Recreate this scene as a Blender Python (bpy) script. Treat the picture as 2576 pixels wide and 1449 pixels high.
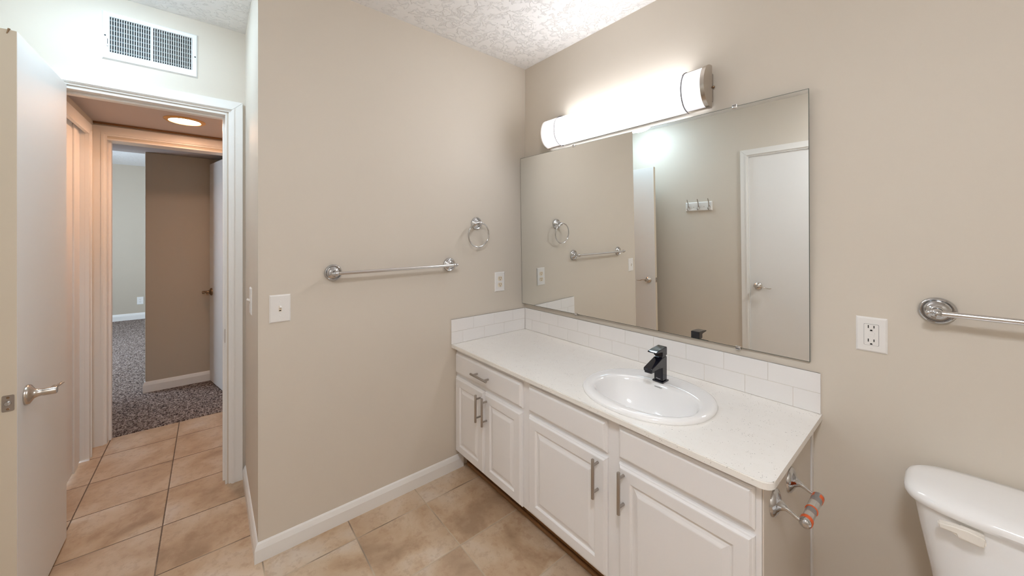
import bpy, bmesh, math, random
from mathutils import Vector, Matrix
PI = math.pi
random.seed(7)
for o in list(bpy.data.objects): bpy.data.objects.remove(o)
sc = bpy.context.scene
C = sc.collection

# ---------------------------------------------------------------- camera
cam = bpy.data.cameras.new('camera')
cam.sensor_fit = 'HORIZONTAL'; cam.sensor_width = 36.0
cam.lens = 912.7 / 2576 * 36.0
cam.shift_y = -(724.5 - 595.9) / 2576
cam.clip_start = 0.02
camo = bpy.data.objects.new('camera', cam); C.objects.link(camo)
camo.location = (1.8015, -1.6185, 1.3242)
camo.rotation_euler = (PI / 2, 0, 0.8751)
sc.camera = camo

# ---------------------------------------------------------------- world, exposure
w = bpy.data.worlds.new('world'); sc.world = w; w.use_nodes = True
bg = w.node_tree.nodes['Background']
bg.inputs[0].default_value = (0.62, 0.80, 1.0, 1); bg.inputs[1].default_value = 1.2
sc.view_settings.view_transform = 'Standard'; sc.view_settings.look = 'None'
sc.view_settings.gamma = 1.0; sc.view_settings.use_curve_mapping = False
sc.view_settings.exposure = 3.27
sc.cycles.use_denoising = True
sc.cycles.max_bounces = 14; sc.cycles.diffuse_bounces = 8; sc.cycles.glossy_bounces = 6
sc.cycles.transmission_bounces = 8
sc.cycles.sample_clamp_indirect = 8.0
sc.cycles.caustics_reflective = False; sc.cycles.caustics_refractive = False

# daylight through an unseen window added to light the bedroom
la = bpy.data.lights.new('added_daylight', 'AREA'); la.shape = 'RECTANGLE'; la.size = 1.7; la.size_y = 1.2
la.energy = 9; la.color = (0.72, 0.86, 1.0)
lo = bpy.data.objects.new('added_daylight', la); C.objects.link(lo)
lo.location = (-4.1, -4.35, 1.5); lo.rotation_euler = (PI / 2, 0, 0)

VANITY_E = 1.55; VANITY_C = (0.93, 0.95, 1.0)
ALCOVE_E = 3.3; ALCOVE_C = (0.62, 0.83, 1.0)
HALL_E = 12.0; HALL_C = (1.0, 0.58, 0.36)
FILL_E = 7.9; FILL_C = (0.90, 0.94, 1.0)  # unseen ceiling lamp added to brighten the main room

# ---------------------------------------------------------------- helpers
WL = {}
def finish(me, smooth_angle=35):
    me.shade_auto_smooth = None if False else None
def obj(name, bm, mat, parent=None, smooth=False, base=False):
    bmesh.ops.recalc_face_normals(bm, faces=bm.faces)
    xs = [v.co for v in bm.verts]
    lo_ = Vector((min(v.x for v in xs), min(v.y for v in xs), min(v.z for v in xs)))
    hi_ = Vector((max(v.x for v in xs), max(v.y for v in xs), max(v.z for v in xs)))
    org = (lo_ + hi_) / 2
    if parent is None or base: org.z = lo_.z
    bmesh.ops.translate(bm, verts=bm.verts, vec=-org)
    me = bpy.data.meshes.new(name)
    if smooth:
        for f in bm.faces: f.smooth = True
        for e in bm.edges:
            if len(e.link_faces) == 2 and e.calc_face_angle(0) > math.radians(38): e.smooth = False
    bm.to_mesh(me); bm.free()
    o = bpy.data.objects.new(name, me); C.objects.link(o)
    if mat is not None: me.materials.append(mat)
    if parent is not None:
        o.parent = parent; o.location = org - WL[parent.name]
    else: o.location = org
    WL[o.name] = org.copy()
    return o
def thing(name, label, cat, loc, group=None):
    o = bpy.data.objects.new(name, None); C.objects.link(o)
    o.location = loc; o.empty_display_size = 0.05; WL[o.name] = Vector(loc)
    return tag(o, label, cat, group)
def tag(o, label, cat, group=None):
    o['label'] = label; o['category'] = cat
    if group: o['group'] = group
    return o
def struct(o, label=None, cat=None):
    o['kind'] = 'structure'
    if label: o['label'] = label
    if cat: o['category'] = cat
    return o
def NB(): return bmesh.new()
def box(bm, x0, x1, y0, y1, z0, z1, bev=0.0, seg=2):
    t = bmesh.new()
    r = bmesh.ops.create_cube(t, size=1.0)
    for v in t.verts:
        v.co = Vector((x0 + (v.co.x + .5) * (x1 - x0), y0 + (v.co.y + .5) * (y1 - y0), z0 + (v.co.z + .5) * (z1 - z0)))
    if bev > 0:
        bmesh.ops.bevel(t, geom=t.edges[:], offset=bev, segments=seg, affect='EDGES', profile=0.5)
    merge(bm, t); return bm
def merge(bm, t, M=None):
    if M is not None: t.transform(M)
    me = bpy.data.meshes.new('tmp'); t.to_mesh(me); t.free(); bm.from_mesh(me); bpy.data.meshes.remove(me)
def frame_of(d):
    d = Vector(d).normalized(); a = Vector((0, 0, 1)) if abs(d.z) < .9 else Vector((1, 0, 0))
    u = d.cross(a).normalized(); return u, d.cross(u).normalized(), d
def lathe(bm, prof, c, d, seg=40, su=1.0, sv=1.0):
    """prof: list of (radius, distance along d)"""
    u, v_, d = frame_of(d); c = Vector(c); rings = []
    for r, h in prof:
        if r <= 1e-6: rings.append([bm.verts.new(c + d * h)])
        else: rings.append([bm.verts.new(c + d * h + u * (su * r * math.cos(2 * PI * k / seg)) + v_ * (sv * r * math.sin(2 * PI * k / seg))) for k in range(seg)])
    for a, b in zip(rings[:-1], rings[1:]):
        if len(a) == 1 and len(b) == 1: continue
        for k in range(seg):
            k2 = (k + 1) % seg
            if len(a) == 1: bm.faces.new((a[0], b[k], b[k2]))
            elif len(b) == 1: bm.faces.new((a[k], b[0], a[k2]))
            else: bm.faces.new((a[k], b[k], b[k2], a[k2]))
    if len(rings[0]) > 1: bm.faces.new(list(reversed(rings[0])))
    if len(rings[-1]) > 1: bm.faces.new(rings[-1])
    return bm
def tube(bm, pts, rad, seg=14, closed=False, flat=1.0):
    """tube through pts; rad number or list"""
    P = [Vector(p) for p in pts]; n = len(P)
    R = rad if isinstance(rad, (list, tuple)) else [rad] * n
    T = []
    for i in range(n):
        if closed: t = P[(i + 1) % n] - P[i - 1]
        else: t = P[min(i + 1, n - 1)] - P[max(i - 1, 0)]
        T.append(t.normalized())
    u, _, _ = frame_of(T[0]); rings = []
    for i in range(n):
        u = (u - T[i] * u.dot(T[i])).normalized(); v_ = T[i].cross(u)
        rings.append([bm.verts.new(P[i] + (u * math.cos(2 * PI * k / seg) + v_ * (flat * math.sin(2 * PI * k / seg))) * R[i]) for k in range(seg)])
    m = n if closed else n - 1
    for i in range(m):
        a, b = rings[i], rings[(i + 1) % n]
        for k in range(seg): bm.faces.new((a[k], b[k], b[(k + 1) % seg], a[(k + 1) % seg]))
    if not closed:
        bm.faces.new(list(reversed(rings[0]))); bm.faces.new(rings[-1])
    return bm
def smoothpath(pts, n=8):
    P = [Vector(p) for p in pts]; P = [2 * P[0] - P[1]] + P + [2 * P[-1] - P[-2]]; out = []
    for i in range(1, len(P) - 2):
        for k in range(n):
            t = k / n
            out.append(0.5 * ((2 * P[i]) + (P[i + 1] - P[i - 1]) * t + (2 * P[i - 1] - 5 * P[i] + 4 * P[i + 1] - P[i + 2]) * t * t + (3 * P[i] - P[i - 1] - 3 * P[i + 1] + P[i + 2]) * t ** 3))
    out.append(P[-2]); return out
def prism(bm, poly, ax, a, b):
    """poly of 2d points in the other two axes (in xyz order), extruded along axis ax from a to b"""
    def mk(p, h):
        if ax == 0: return (h, p[0], p[1])
        if ax == 1: return (p[0], h, p[1])
        return (p[0], p[1], h)
    A = [bm.verts.new(mk(p, a)) for p in poly]; B = [bm.verts.new(mk(p, b)) for p in poly]; n = len(poly)
    for i in range(n): bm.faces.new((A[i], A[(i + 1) % n], B[(i + 1) % n], B[i]))
    bm.faces.new(A); bm.faces.new(list(reversed(B))); return bm
def loops_panel(bm, x0, x1, z0, z1, yb, sign, prof):
    """rectangular panel seen along y: prof list of (inset, height); front grows to sign*y from yb"""
    rings = []
    for ins, h in prof:
        rings.append([bm.verts.new((x, yb + sign * h, z)) for x, z in ((x0 + ins, z0 + ins), (x1 - ins, z0 + ins), (x1 - ins, z1 - ins), (x0 + ins, z1 - ins))])
    for a, b in zip(rings[:-1], rings[1:]):
        for k in range(4): bm.faces.new((a[k], a[(k + 1) % 4], b[(k + 1) % 4], b[k]))
    bm.faces.new(rings[-1]); bm.faces.new(list(reversed(rings[0]))); return bm
def rotz_about(bm, c, ang):
    M = Matrix.Translation(Vector(c)) @ Matrix.Rotation(ang, 4, 'Z') @ Matrix.Translation(-Vector(c)); bm.transform(M); return bm
def text_mesh(s, size, M, depth=0.0003):
    cu = bpy.data.curves.new('t', 'FONT'); cu.body = s; cu.size = size; cu.extrude = depth; cu.align_x = 'CENTER'; cu.align_y = 'CENTER'; cu.resolution_u = 3
    o = bpy.data.objects.new('t', cu); C.objects.link(o)
    dg = bpy.context.evaluated_depsgraph_get(); dg.update()
    me = bpy.data.meshes.new_from_object(o.evaluated_get(dg))
    bpy.data.objects.remove(o); bm = bmesh.new(); bm.from_mesh(me); bpy.data.meshes.remove(me); bm.transform(M); return bm

# ---------------------------------------------------------------- materials
class MT:
    def __init__(s, name, color=(.8, .8, .8), rough=.5, metal=0.0, spec=None):
        m = bpy.data.materials.new(name); m.use_nodes = True; s.m = m; s.nt = m.node_tree; s.n = s.nt.nodes; s.l = s.nt.links
        s.b = s.n['Principled BSDF']; s.b.inputs['Base Color'].default_value = (*color, 1)
        s.b.inputs['Roughness'].default_value = rough; s.b.inputs['Metallic'].default_value = metal
        if spec is not None: s.b.inputs['Specular IOR Level'].default_value = spec
    def add(s, t, **k):
        nd = s.n.new(t)
        for a, b in k.items(): setattr(nd, a, b)
        return nd
    def pos(s):
        if not hasattr(s, '_p'): s._p = s.add('ShaderNodeNewGeometry').outputs['Position']
        return s._p
    def math(s, op, a, b=None, c=None):
        nd = s.add('ShaderNodeMath', operation=op)
        for i, x in enumerate((a, b, c)):
            if x is None: continue
            if isinstance(x, (int, float)): nd.inputs[i].default_value = x
            else: s.l.new(x, nd.inputs[i])
        return nd.outputs[0]
    def noise(s, scale, detail=4, rough=.5, vec=None, dist=0):
        nd = s.add('ShaderNodeTexNoise'); nd.inputs['Scale'].default_value = scale; nd.inputs['Detail'].default_value = detail
        nd.inputs['Roughness'].default_value = rough; nd.inputs['Distortion'].default_value = dist
        s.l.new(vec if vec is not None else s.pos(), nd.inputs['Vector']); return nd.outputs[0]
    def ramp(s, fac, stops, interp='LINEAR'):
        nd = s.add('ShaderNodeValToRGB'); nd.color_ramp.interpolation = interp
        while len(nd.color_ramp.elements) < len(stops): nd.color_ramp.elements.new(.5)
        for e, (p, c) in zip(nd.color_ramp.elements, stops): e.position = p; e.color = (*c, 1) if len(c) == 3 else c
        s.l.new(fac, nd.inputs[0]); return nd.outputs[0]
    def mix(s, fac, a, b, mode='MIX'):
        nd = s.add('ShaderNodeMix', data_type='RGBA', blend_type=mode)
        if isinstance(fac, (int, float)): nd.inputs[0].default_value = fac
        else: s.l.new(fac, nd.inputs[0])
        for i, x in ((6, a), (7, b)):
            if isinstance(x, tuple): nd.inputs[i].default_value = (*x, 1)
            else: s.l.new(x, nd.inputs[i])
        return nd.outputs[2]
    def color(s, out): s.l.new(out, s.b.inputs['Base Color'])
    def bump(s, h, strength=.3, dist=.002, prev=None):
        nd = s.add('ShaderNodeBump'); nd.inputs['Strength'].default_value = strength; nd.inputs['Distance'].default_value = dist
        s.l.new(h, nd.inputs['Height'])
        if prev is not None: s.l.new(prev, nd.inputs['Normal'])
        s.l.new(nd.outputs[0], s.b.inputs['Normal']); return nd.outputs[0]
    def emit(s, col, e):
        s.b.inputs['Emission Color'].default_value = (*col, 1); s.b.inputs['Emission Strength'].default_value = e; return s

def paint(name, col, rough=.55, var=.03, bump=.08, scale=90):
    t = MT(name, col, rough, spec=.35)
    n1 = t.noise(1.7, 3)
    t.color(t.mix(n1, tuple(c * (1 - var) for c in col), tuple(min(1, c * (1 + var)) for c in col)))
    t.bump(t.noise(scale, 3), bump, .0015); return t.m
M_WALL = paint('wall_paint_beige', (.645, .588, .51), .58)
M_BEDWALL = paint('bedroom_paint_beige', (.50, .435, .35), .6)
M_TRIM = paint('trim_white_gloss', (.80, .785, .76), .30, .02, .04, 40)
M_DOOR = paint('door_white_paint', (.80, .79, .775), .52, .02, .06, 25)
M_CAB = paint('cabinet_white_paint', (.81, .795, .79), .33, .015, .03, 60)
M_EDGE = paint('door_edge_cream', (.70, .62, .50), .5, .05, .05, 60)
t = MT('ceiling_knockdown', (.84, .83, .82), .9)
nz = t.noise(24, 6, .62, dist=.6)
hh = t.ramp(nz, [(.50, (0, 0, 0)), (.56, (1, 1, 1))]); t.bump(hh, .58, .007, t.bump(t.noise(120, 3), .2, .001)); M_CEIL = t.m
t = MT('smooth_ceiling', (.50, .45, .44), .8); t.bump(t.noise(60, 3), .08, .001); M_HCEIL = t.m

# floor tile
t = MT('floor_tile_ceramic', rough=.42, spec=.4)
sep = t.add('ShaderNodeSeparateXYZ'); t.l.new(t.pos(), sep.inputs[0])
U = t.math('DIVIDE', t.math('SUBTRACT', sep.outputs[0], 0.142), .3205); V = t.math('DIVIDE', t.math('ADD', sep.outputs[1], .46), .3305)
iu, iv = t.math('FLOOR', U), t.math('FLOOR', V); fu, fv = t.math('FRACT', U), t.math('FRACT', V)
eu = t.math('MULTIPLY', t.math('MINIMUM', fu, t.math('SUBTRACT', 1, fu)), .3205)
ev = t.math('MULTIPLY', t.math('MINIMUM', fv, t.math('SUBTRACT', 1, fv)), .3305)
ed = t.math('MINIMUM', eu, ev)
wob = t.math('MULTIPLY', t.noise(90, 2), .0022)
grout = t.math('LESS_THAN', t.math('ADD', ed, wob), .0036)
cid = t.add('ShaderNodeCombineXYZ'); t.l.new(iu, cid.inputs[0]); t.l.new(iv, cid.inputs[1])
wn = t.add('ShaderNodeTexWhiteNoise', noise_dimensions='3D'); t.l.new(cid.outputs[0], wn.inputs['Vector'])
sc3 = t.add('ShaderNodeVectorMath', operation='SCALE'); t.l.new(wn.outputs['Color'], sc3.inputs[0]); sc3.inputs['Scale'].default_value = 20
ad = t.add('ShaderNodeVectorMath', operation='ADD'); t.l.new(t.pos(), ad.inputs[0]); t.l.new(sc3.outputs[0], ad.inputs[1])
base = t.ramp(t.noise(4.2, 5, .55, ad.outputs[0], .4), [(.30, (.35, .23, .14)), (.45, (.50, .35, .225)), (.56, (.58, .445, .315)), (.70, (.62, .52, .42))])
b2 = t.mix(t.ramp(t.noise(30, 5, .7, ad.outputs[0]), [(.38, (1, 1, 1)), (.50, (0, 0, 0))]), base, t.mix(.30, base, (.30, .17, .10)))
b3 = t.mix(t.math('MULTIPLY', wn.outputs['Value'], .16), b2, (.56, .46, .38))
wear = t.math('ADD', t.noise(2.6, 2), t.math('MULTIPLY', sep.outputs[0], .28))
gcol = t.ramp(wear, [(.40, (.16, .11, .08)), (.60, (.52, .42, .31))])
t.color(t.mix(grout, b3, gcol))
rr = t.math('ADD', .36, t.math('MULTIPLY', grout, .5)); t.l.new(rr, t.b.inputs['Roughness'])
smooth_edge = t.ramp(ed, [(.0, (0, 0, 0)), (.006, (1, 1, 1))])
t.bump(t.math('ADD', smooth_edge, t.math('MULTIPLY', t.noise(16, 4), .12)), .5, .003); M_TILE = t.m

t = MT('carpet_speckled', rough=1.0, spec=.05)
cn = t.noise(120, 2, .6, dist=.8); cn2 = t.noise(60, 2, .7, dist=.5)
cc = t.ramp(t.math('ADD', t.math('MULTIPLY', cn, .6), t.math('MULTIPLY', cn2, .4)), [(.40, (.035, .028, .03)), (.47, (.17, .125, .11)), (.53, (.40, .32, .28)), (.62, (.60, .52, .48))])
t.color(cc); t.bump(cn, 1.0, .012, t.bump(cn2, .8, .01)); M_CARPET = t.m

def chrome(name, col, r, bump=0):
    t = MT(name, col, r, 1.0)
    n = t.noise(3, 2); t.l.new(t.math('ADD', r, t.math('MULTIPLY', n, .03)), t.b.inputs['Roughness']); return t.m
M_CHROME = chrome('chrome', (.60, .605, .62), .04)
M_RING = chrome('dark_chrome_ring', (.16, .15, .16), .25)
M_CHROME2 = chrome('satin_bar_chrome', (.70, .69, .69), .14)
M_NICKEL = chrome('brushed_nickel', (.46, .42, .385), .30)
M_NICKEL2 = chrome('satin_nickel_lever', (.60, .545, .49), .22)
M_BRONZE = chrome('aged_brass', (.30, .20, .12), .35)
t = MT('mirror_glass', (.90, .915, .895), .0, 1.0); t.b.inputs['Roughness'].default_value = 0.0
t.color(t.mix(t.noise(2, 1), (.895, .91, .89), (.905, .92, .90))); M_MIRROR = t.m
M_MEDGE = paint('mirror_dark_edge', (.10, .12, .10), .3)
t = MT('countertop_quartz', (.84, .81, .77), .22, spec=.45)
vo = t.add('ShaderNodeTexVoronoi'); vo.inputs['Scale'].default_value = 150; t.l.new(t.pos(), vo.inputs['Vector'])
s1 = t.math('MULTIPLY', t.math('LESS_THAN', vo.outputs['Distance'], .20), t.math('GREATER_THAN', t.noise(40, 2), .57))
vo2 = t.add('ShaderNodeTexVoronoi'); vo2.inputs['Scale'].default_value = 260; t.l.new(t.pos(), vo2.inputs['Vector'])
s2 = t.math('MULTIPLY', t.math('LESS_THAN', vo2.outputs['Distance'], .22), t.math('GREATER_THAN', t.noise(70, 2), .58))
c1 = t.mix(t.noise(25, 5), (.83, .80, .755), (.87, .85, .815))
c1 = t.mix(t.math('MULTIPLY', s2, .5), c1, (.50, .44, .38)); c1 = t.mix(t.math('MULTIPLY', s1, .6), c1, (.26, .24, .23)); t.color(c1); M_QUARTZ = t.m
M_CERAM = MT('white_porcelain', (.86, .855, .85), .07, spec=.55); M_CERAM.color(M_CERAM.mix(M_CERAM.noise(3, 2), (.855, .85, .845), (.87, .865, .86))); M_CERAM = M_CERAM.m
M_SUBWAY = paint('subway_tile_glaze', (.80, .785, .775), .16, .03, .05, 14)
M_GROUT = paint('tile_grout', (.70, .655, .60), .8, .05)
t = MT('faucet_black_chrome', (.006, .006, .012), .05, spec=.62); t.color(t.mix(t.noise(5, 2), (.005, .005, .011), (.007, .007, .014))); M_FAUCET = t.m
M_PLATE = paint('switchplate_plastic', (.80, .785, .765), .3, .01, 0.0)
M_ALMOND = paint('almond_plastic', (.78, .69, .55), .35, .02, 0.0)
M_DARK = paint('dark_slot', (.012, .011, .012), .6)
M_SHOE_GAP = paint('brown_shoe_and_gap_shade', (.23, .115, .045), .5, .15)  # also colours the strip painted as shadow under the hall ceiling
M_VENT = paint('vent_enamel', (.80, .82, .83), .32, .01, 0.0)
M_VENTIN = paint('vent_damper_grey', (.17, .21, .22), .5, .2)
M_BIRCH = paint('cabinet_side_laminate', (.66, .60, .53), .4, .03)
M_LEVER = paint('cream_flush_lever', (.80, .755, .69), .3, .02, 0)
M_GOLD = paint('can_trim_amber', (.62, .36, .12), .4, .1, 0)
M_INK = paint('grey_print', (.16, .17, .17), .5, 0, 0)
M_INKW = paint('light_print', (.6, .6, .62), .4, 0, 0)
def glowing(name, col, e):
    t = MT(name, (.9, .9, .9), .35)
    n = t.noise(4, 2); cm = t.mix(n, tuple(c * .985 for c in col), col); t.l.new(cm, t.b.inputs['Emission Color']); t.b.inputs['Emission Strength'].default_value = e; return t.m
M_GLOW = glowing('vanity_diffuser_lit', VANITY_C, VANITY_E)
M_GLOW2 = glowing('vanity_end_glass_lit', VANITY_C, VANITY_E * .05)
M_AL = glowing('alcove_lamp_lit', ALCOVE_C, ALCOVE_E)
M_FILL = glowing('fill_lamp_lit', FILL_C, FILL_E)
M_CAN = glowing('hall_lamp_lit', HALL_C, HALL_E)
t = MT('clear_plastic', (.95, .93, .90), .06); t.b.inputs['Transmission Weight'].default_value = .75; t.b.inputs['IOR'].default_value = 1.3; M_CLEAR = t.m
M_ORANGE = paint('orange_band', (.72, .12, .03), .35, .15, 0)
t = MT('window_glass', (1, 1, 1), .0)
tb = t.add('ShaderNodeBsdfTransparent'); gb = t.add('ShaderNodeBsdfGlossy'); gb.inputs['Roughness'].default_value = .02; mx = t.add('ShaderNodeMixShader'); mx.inputs[0].default_value = .08
t.l.new(tb.outputs[0], mx.inputs[1]); t.l.new(gb.outputs[0], mx.inputs[2]); t.l.new(mx.outputs[0], t.n['Material Output'].inputs['Surface']); M_GLASS = t.m

# ---------------------------------------------------------------- the setting
H = 2.44; XD = -.6736; XD2 = -.79; YR = -1.465; YS = -2.30; XE = 2.75
HC = 2.055; XF = -1.65; XF2 = -1.76
b = NB(); box(b, -1.717, XE + .1, YS - .1, .1, -.06, 0.0); struct(obj('floor', b, M_TILE))
b = NB()
# carpet with a slightly ragged front edge and a pile thickness
ny = 60; ys = [-4.4 + 3.4 * k / ny for k in range(ny + 1)]
front = [(-1.722 + random.uniform(-.004, .004), y) for y in ys]
poly = front + [(-6.6, -1.0), (-6.6, -4.4)]
prism(b, poly, 2, -.06, .006); struct(obj('floor_carpet', b, M_CARPET))
b = NB(); box(b, XD2, XE + .1, YS - .1, .1, H, H + .1); struct(obj('ceiling', b, M_CEIL))
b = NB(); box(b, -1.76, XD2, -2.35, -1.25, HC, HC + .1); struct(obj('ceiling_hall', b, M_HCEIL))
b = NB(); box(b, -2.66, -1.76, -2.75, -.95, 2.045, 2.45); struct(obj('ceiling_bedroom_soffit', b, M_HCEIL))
b = NB(); box(b, -6.7, -2.66, -4.4, -.95, H + .02, H + .12); struct(obj('ceiling_bedroom', b, M_CEIL))
b = NB(); box(b, XD2, 0, YR, .1, 0, H); struct(obj('wall_west', b, M_WALL))
b = NB(); box(b, 0, XE + .1, 0, .1, 0, H); struct(obj('wall_north', b, M_WALL))
# south wall with the doorway hole of the closet door
DX0, DX1, DZ = .683, 1.305, 1.99
b = NB(); box(b, XD2, DX0 - .015, YS - .1, YS, 0, H); box(b, DX1 + .015, XE + .1, YS - .1, YS, 0, H); box(b, DX0 - .015, DX1 + .015, YS - .1, YS, DZ + .012, H)
struct(obj('wall_south', b, M_WALL))
b = NB(); box(b, XE, XE + .1, YS, 0, 0, H); struct(obj('wall_east', b, M_WALL))
# wall with the doorway to the hall: opening y -2.128..-1.548
OY0, OY1, OZ = -2.140, -1.545, 1.990
b = NB(); box(b, XD2, XD, OY1, YR, 0, H); box(b, XD2, XD, YS, OY0, 0, H); box(b, XD2, XD, OY0, OY1, OZ, H)
# the hole above for the return grille is left as wall behind the grille
struct(obj('wall_doorway', b, M_WALL))
# hall walls
b = NB(); box(b, XF2, -1.52, -2.32, -2.18, 0, HC + .05); box(b, -1.52, XD2, -2.32, -2.18, 1.965, HC + .05); box(b, -.80, XD2, -2.32, -2.18, 0, 1.965)
struct(obj('wall_hall_left', b, M_WALL))
b = NB(); box(b, XF2, XD2, -1.36, -1.25, 0, HC + .05); struct(obj('wall_hall_right', b, M_WALL))
FY0, FY1, FZ = -2.135, -1.41, 1.957
b = NB(); box(b, XF2, XF, -2.18, FY0, 0, HC); box(b, XF2, XF, FY1, -1.36, 0, HC); box(b, XF2, XF, FY0, FY1, FZ, HC)
struct(obj('wall_hall_far', b, M_WALL))
# bedroom
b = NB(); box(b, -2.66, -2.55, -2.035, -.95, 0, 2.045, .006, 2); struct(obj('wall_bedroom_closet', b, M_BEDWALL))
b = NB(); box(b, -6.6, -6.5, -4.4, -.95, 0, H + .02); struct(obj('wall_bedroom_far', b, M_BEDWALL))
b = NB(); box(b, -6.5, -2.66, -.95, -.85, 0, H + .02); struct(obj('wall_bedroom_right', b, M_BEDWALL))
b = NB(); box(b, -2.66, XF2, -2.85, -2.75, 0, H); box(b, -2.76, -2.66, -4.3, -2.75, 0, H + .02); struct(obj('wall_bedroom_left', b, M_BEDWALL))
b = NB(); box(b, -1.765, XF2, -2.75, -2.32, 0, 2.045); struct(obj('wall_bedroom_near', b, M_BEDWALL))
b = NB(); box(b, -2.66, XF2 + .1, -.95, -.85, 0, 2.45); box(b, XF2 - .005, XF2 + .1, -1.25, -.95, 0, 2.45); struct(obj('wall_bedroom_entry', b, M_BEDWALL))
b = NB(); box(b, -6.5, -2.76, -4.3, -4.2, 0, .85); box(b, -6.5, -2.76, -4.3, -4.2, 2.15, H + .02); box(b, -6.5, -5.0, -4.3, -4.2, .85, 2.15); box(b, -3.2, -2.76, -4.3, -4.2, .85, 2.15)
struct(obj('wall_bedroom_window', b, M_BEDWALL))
win = thing('window_added', 'white framed window added out of view to light the bedroom', 'window', (-4.1, -4.25, .85)); win['kind'] = 'structure'  # unseen window, added to let daylight into the bedroom
b = NB()
for a in ((-5.0, -4.94, .85, 2.15), (-3.26, -3.2, .85, 2.15), (-4.94, -3.26, .85, .91), (-4.94, -3.26, 2.09, 2.15), (-4.13, -4.07, .91, 2.09)): box(b, a[0], a[1], -4.28, -4.22, a[2], a[3], .004)
obj('window_frame', b, M_TRIM, win)
b = NB(); box(b, -4.95, -3.25, -4.253, -4.249, .9, 2.1); obj('pane', b, M_GLASS, win)

# baseboards: profile (offset from the wall, z)
BP = [(0, 0), (.013, 0), (.013, .060), (.010, .070), (.006, .082), (.002, .088), (0, .089)]
def baseboard(name, p0, p1, nrm, h=1.0, ext0=0, ext1=0, zb=0.0, miter0=0, miter1=0):
    """p0,p1: (x,y) along the wall, nrm outward (x,y)"""
    b = NB(); d = Vector((p1[0] - p0[0], p1[1] - p0[1], 0)).normalized(); n = Vector((*nrm, 0))
    A = [b.verts.new(Vector((*p0, zb)) + n * o + d * (-miter0 * o) + Vector((0, 0, z * h))) for o, z in BP]
    B = [b.verts.new(Vector((*p1, zb)) + n * o + d * (miter1 * o) + Vector((0, 0, z * h))) for o, z in BP]
    k = len(BP)
    for i in range(k): b.faces.new((A[i], A[(i + 1) % k], B[(i + 1) % k], B[i]))
    b.faces.new(A); b.faces.new(list(reversed(B)))
    return struct(obj(name, b, M_TRIM))
baseboard('baseboard_west', (.0, YR), (.0, -.488), (1, 0), h=.86, miter0=1)
baseboard('baseboard_return', (-.655, YR), (0, YR), (0, -1), h=.86, miter1=1)
baseboard('baseboard_north', (1.53, 0), (XE, 0), (0, -1))
baseboard('baseboard_south', (-.66, YS), (DX0 - .075, YS), (0, 1))
baseboard('baseboard_east', (XE, YS + .02), (XE, -.02), (-1, 0))
baseboard('baseboard_bedroom_closet', (-2.55, -2.035), (-2.55, -1.40), (1, 0), zb=.006, miter0=1)
baseboard('baseboard_bedroom_closet_end', (-2.66, -2.035), (-2.55, -2.035), (0, -1), zb=.006, miter1=1)
baseboard('baseboard_bedroom_far', (-6.5, -4.1), (-6.5, -1.0), (1, 0), h=1.15, zb=.006)

# door casings: (y,z) boards mitred at the corners, on planes of constant x; or (x,z) on planes of constant y
def casing(name, ax, face, sgn, a0, a1, ztop, wd=.060, th=.015, sides=(1, 1), zb=0.0, gap=.0012, floorz=0.0, a0_clip=None):
    """opening a0..a1 with its head at ztop"""
    b = NB(); h0, h1 = sorted((face, face + sgn * th)); k0, k1 = sorted((face, face + sgn * th * .55)); l0, l1 = sorted((face, face + sgn * (th + .0035)))
    def leg(q, d):
        inn, out = q, q + d * wd
        prism(b, [(inn + d * .010, floorz), (out, floorz), (out, ztop + wd - gap), (inn + d * .010, ztop + .010 - gap)], ax, h0, h1)
        prism(b, [(inn, floorz), (inn + d * .011, floorz), (inn + d * .011, ztop + .011), (inn, ztop)], ax, k0, k1)
        prism(b, [(inn + d * .014, floorz), (inn + d * .024, floorz), (inn + d * .024, ztop + .024 - gap), (inn + d * .014, ztop + .014 - gap)], ax, l0, l1)
    if sides[0]: leg(a0, -1)
    if sides[1]: leg(a1, 1)
    e0, e1 = a0, a1
    prism(b, [(e0 - .010, ztop + .010), (e1 + .010, ztop + .010), (e1 + wd, ztop + wd), (e0 - wd, ztop + wd)], ax, h0, h1)
    prism(b, [(e0, ztop), (e1, ztop), (e1 + .011, ztop + .011), (e0 - .011, ztop + .011)], ax, k0, k1)
    prism(b, [(e0 - .014, ztop + .014), (e1 + .014, ztop + .014), (e1 + .024, ztop + .024), (e0 - .024, ztop + .024)], ax, l0, l1)
    return struct(obj(name, b, M_TRIM))
casing('trim_1', 0, XD, 1, -2.128, -1.5378, 1.993)
# jambs of the bathroom doorway, with the stop strip
b = NB()
box(b, XD2 - .002, XD + .002, -1.552, OY1, 0, OZ)
box(b, XD2 - .002, XD + .002, OY0, -2.133, 0, OZ)
box(b, XD2 - .002, XD + .002, -2.133, -1.552, OZ - .012, OZ)
struct(obj('trim_2', b, M_TRIM))
b = NB()
box(b, XD - .080, XD - .042, -1.562, -1.552, 0, OZ - .012, .001); box(b, XD - .080, XD - .042, -2.133, -2.122, 0, OZ - .012, .001); box(b, XD - .080, XD - .042, -2.122, -1.562, OZ - .023, OZ - .012, .001)
struct(obj('trim_3', b, M_TRIM))
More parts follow.
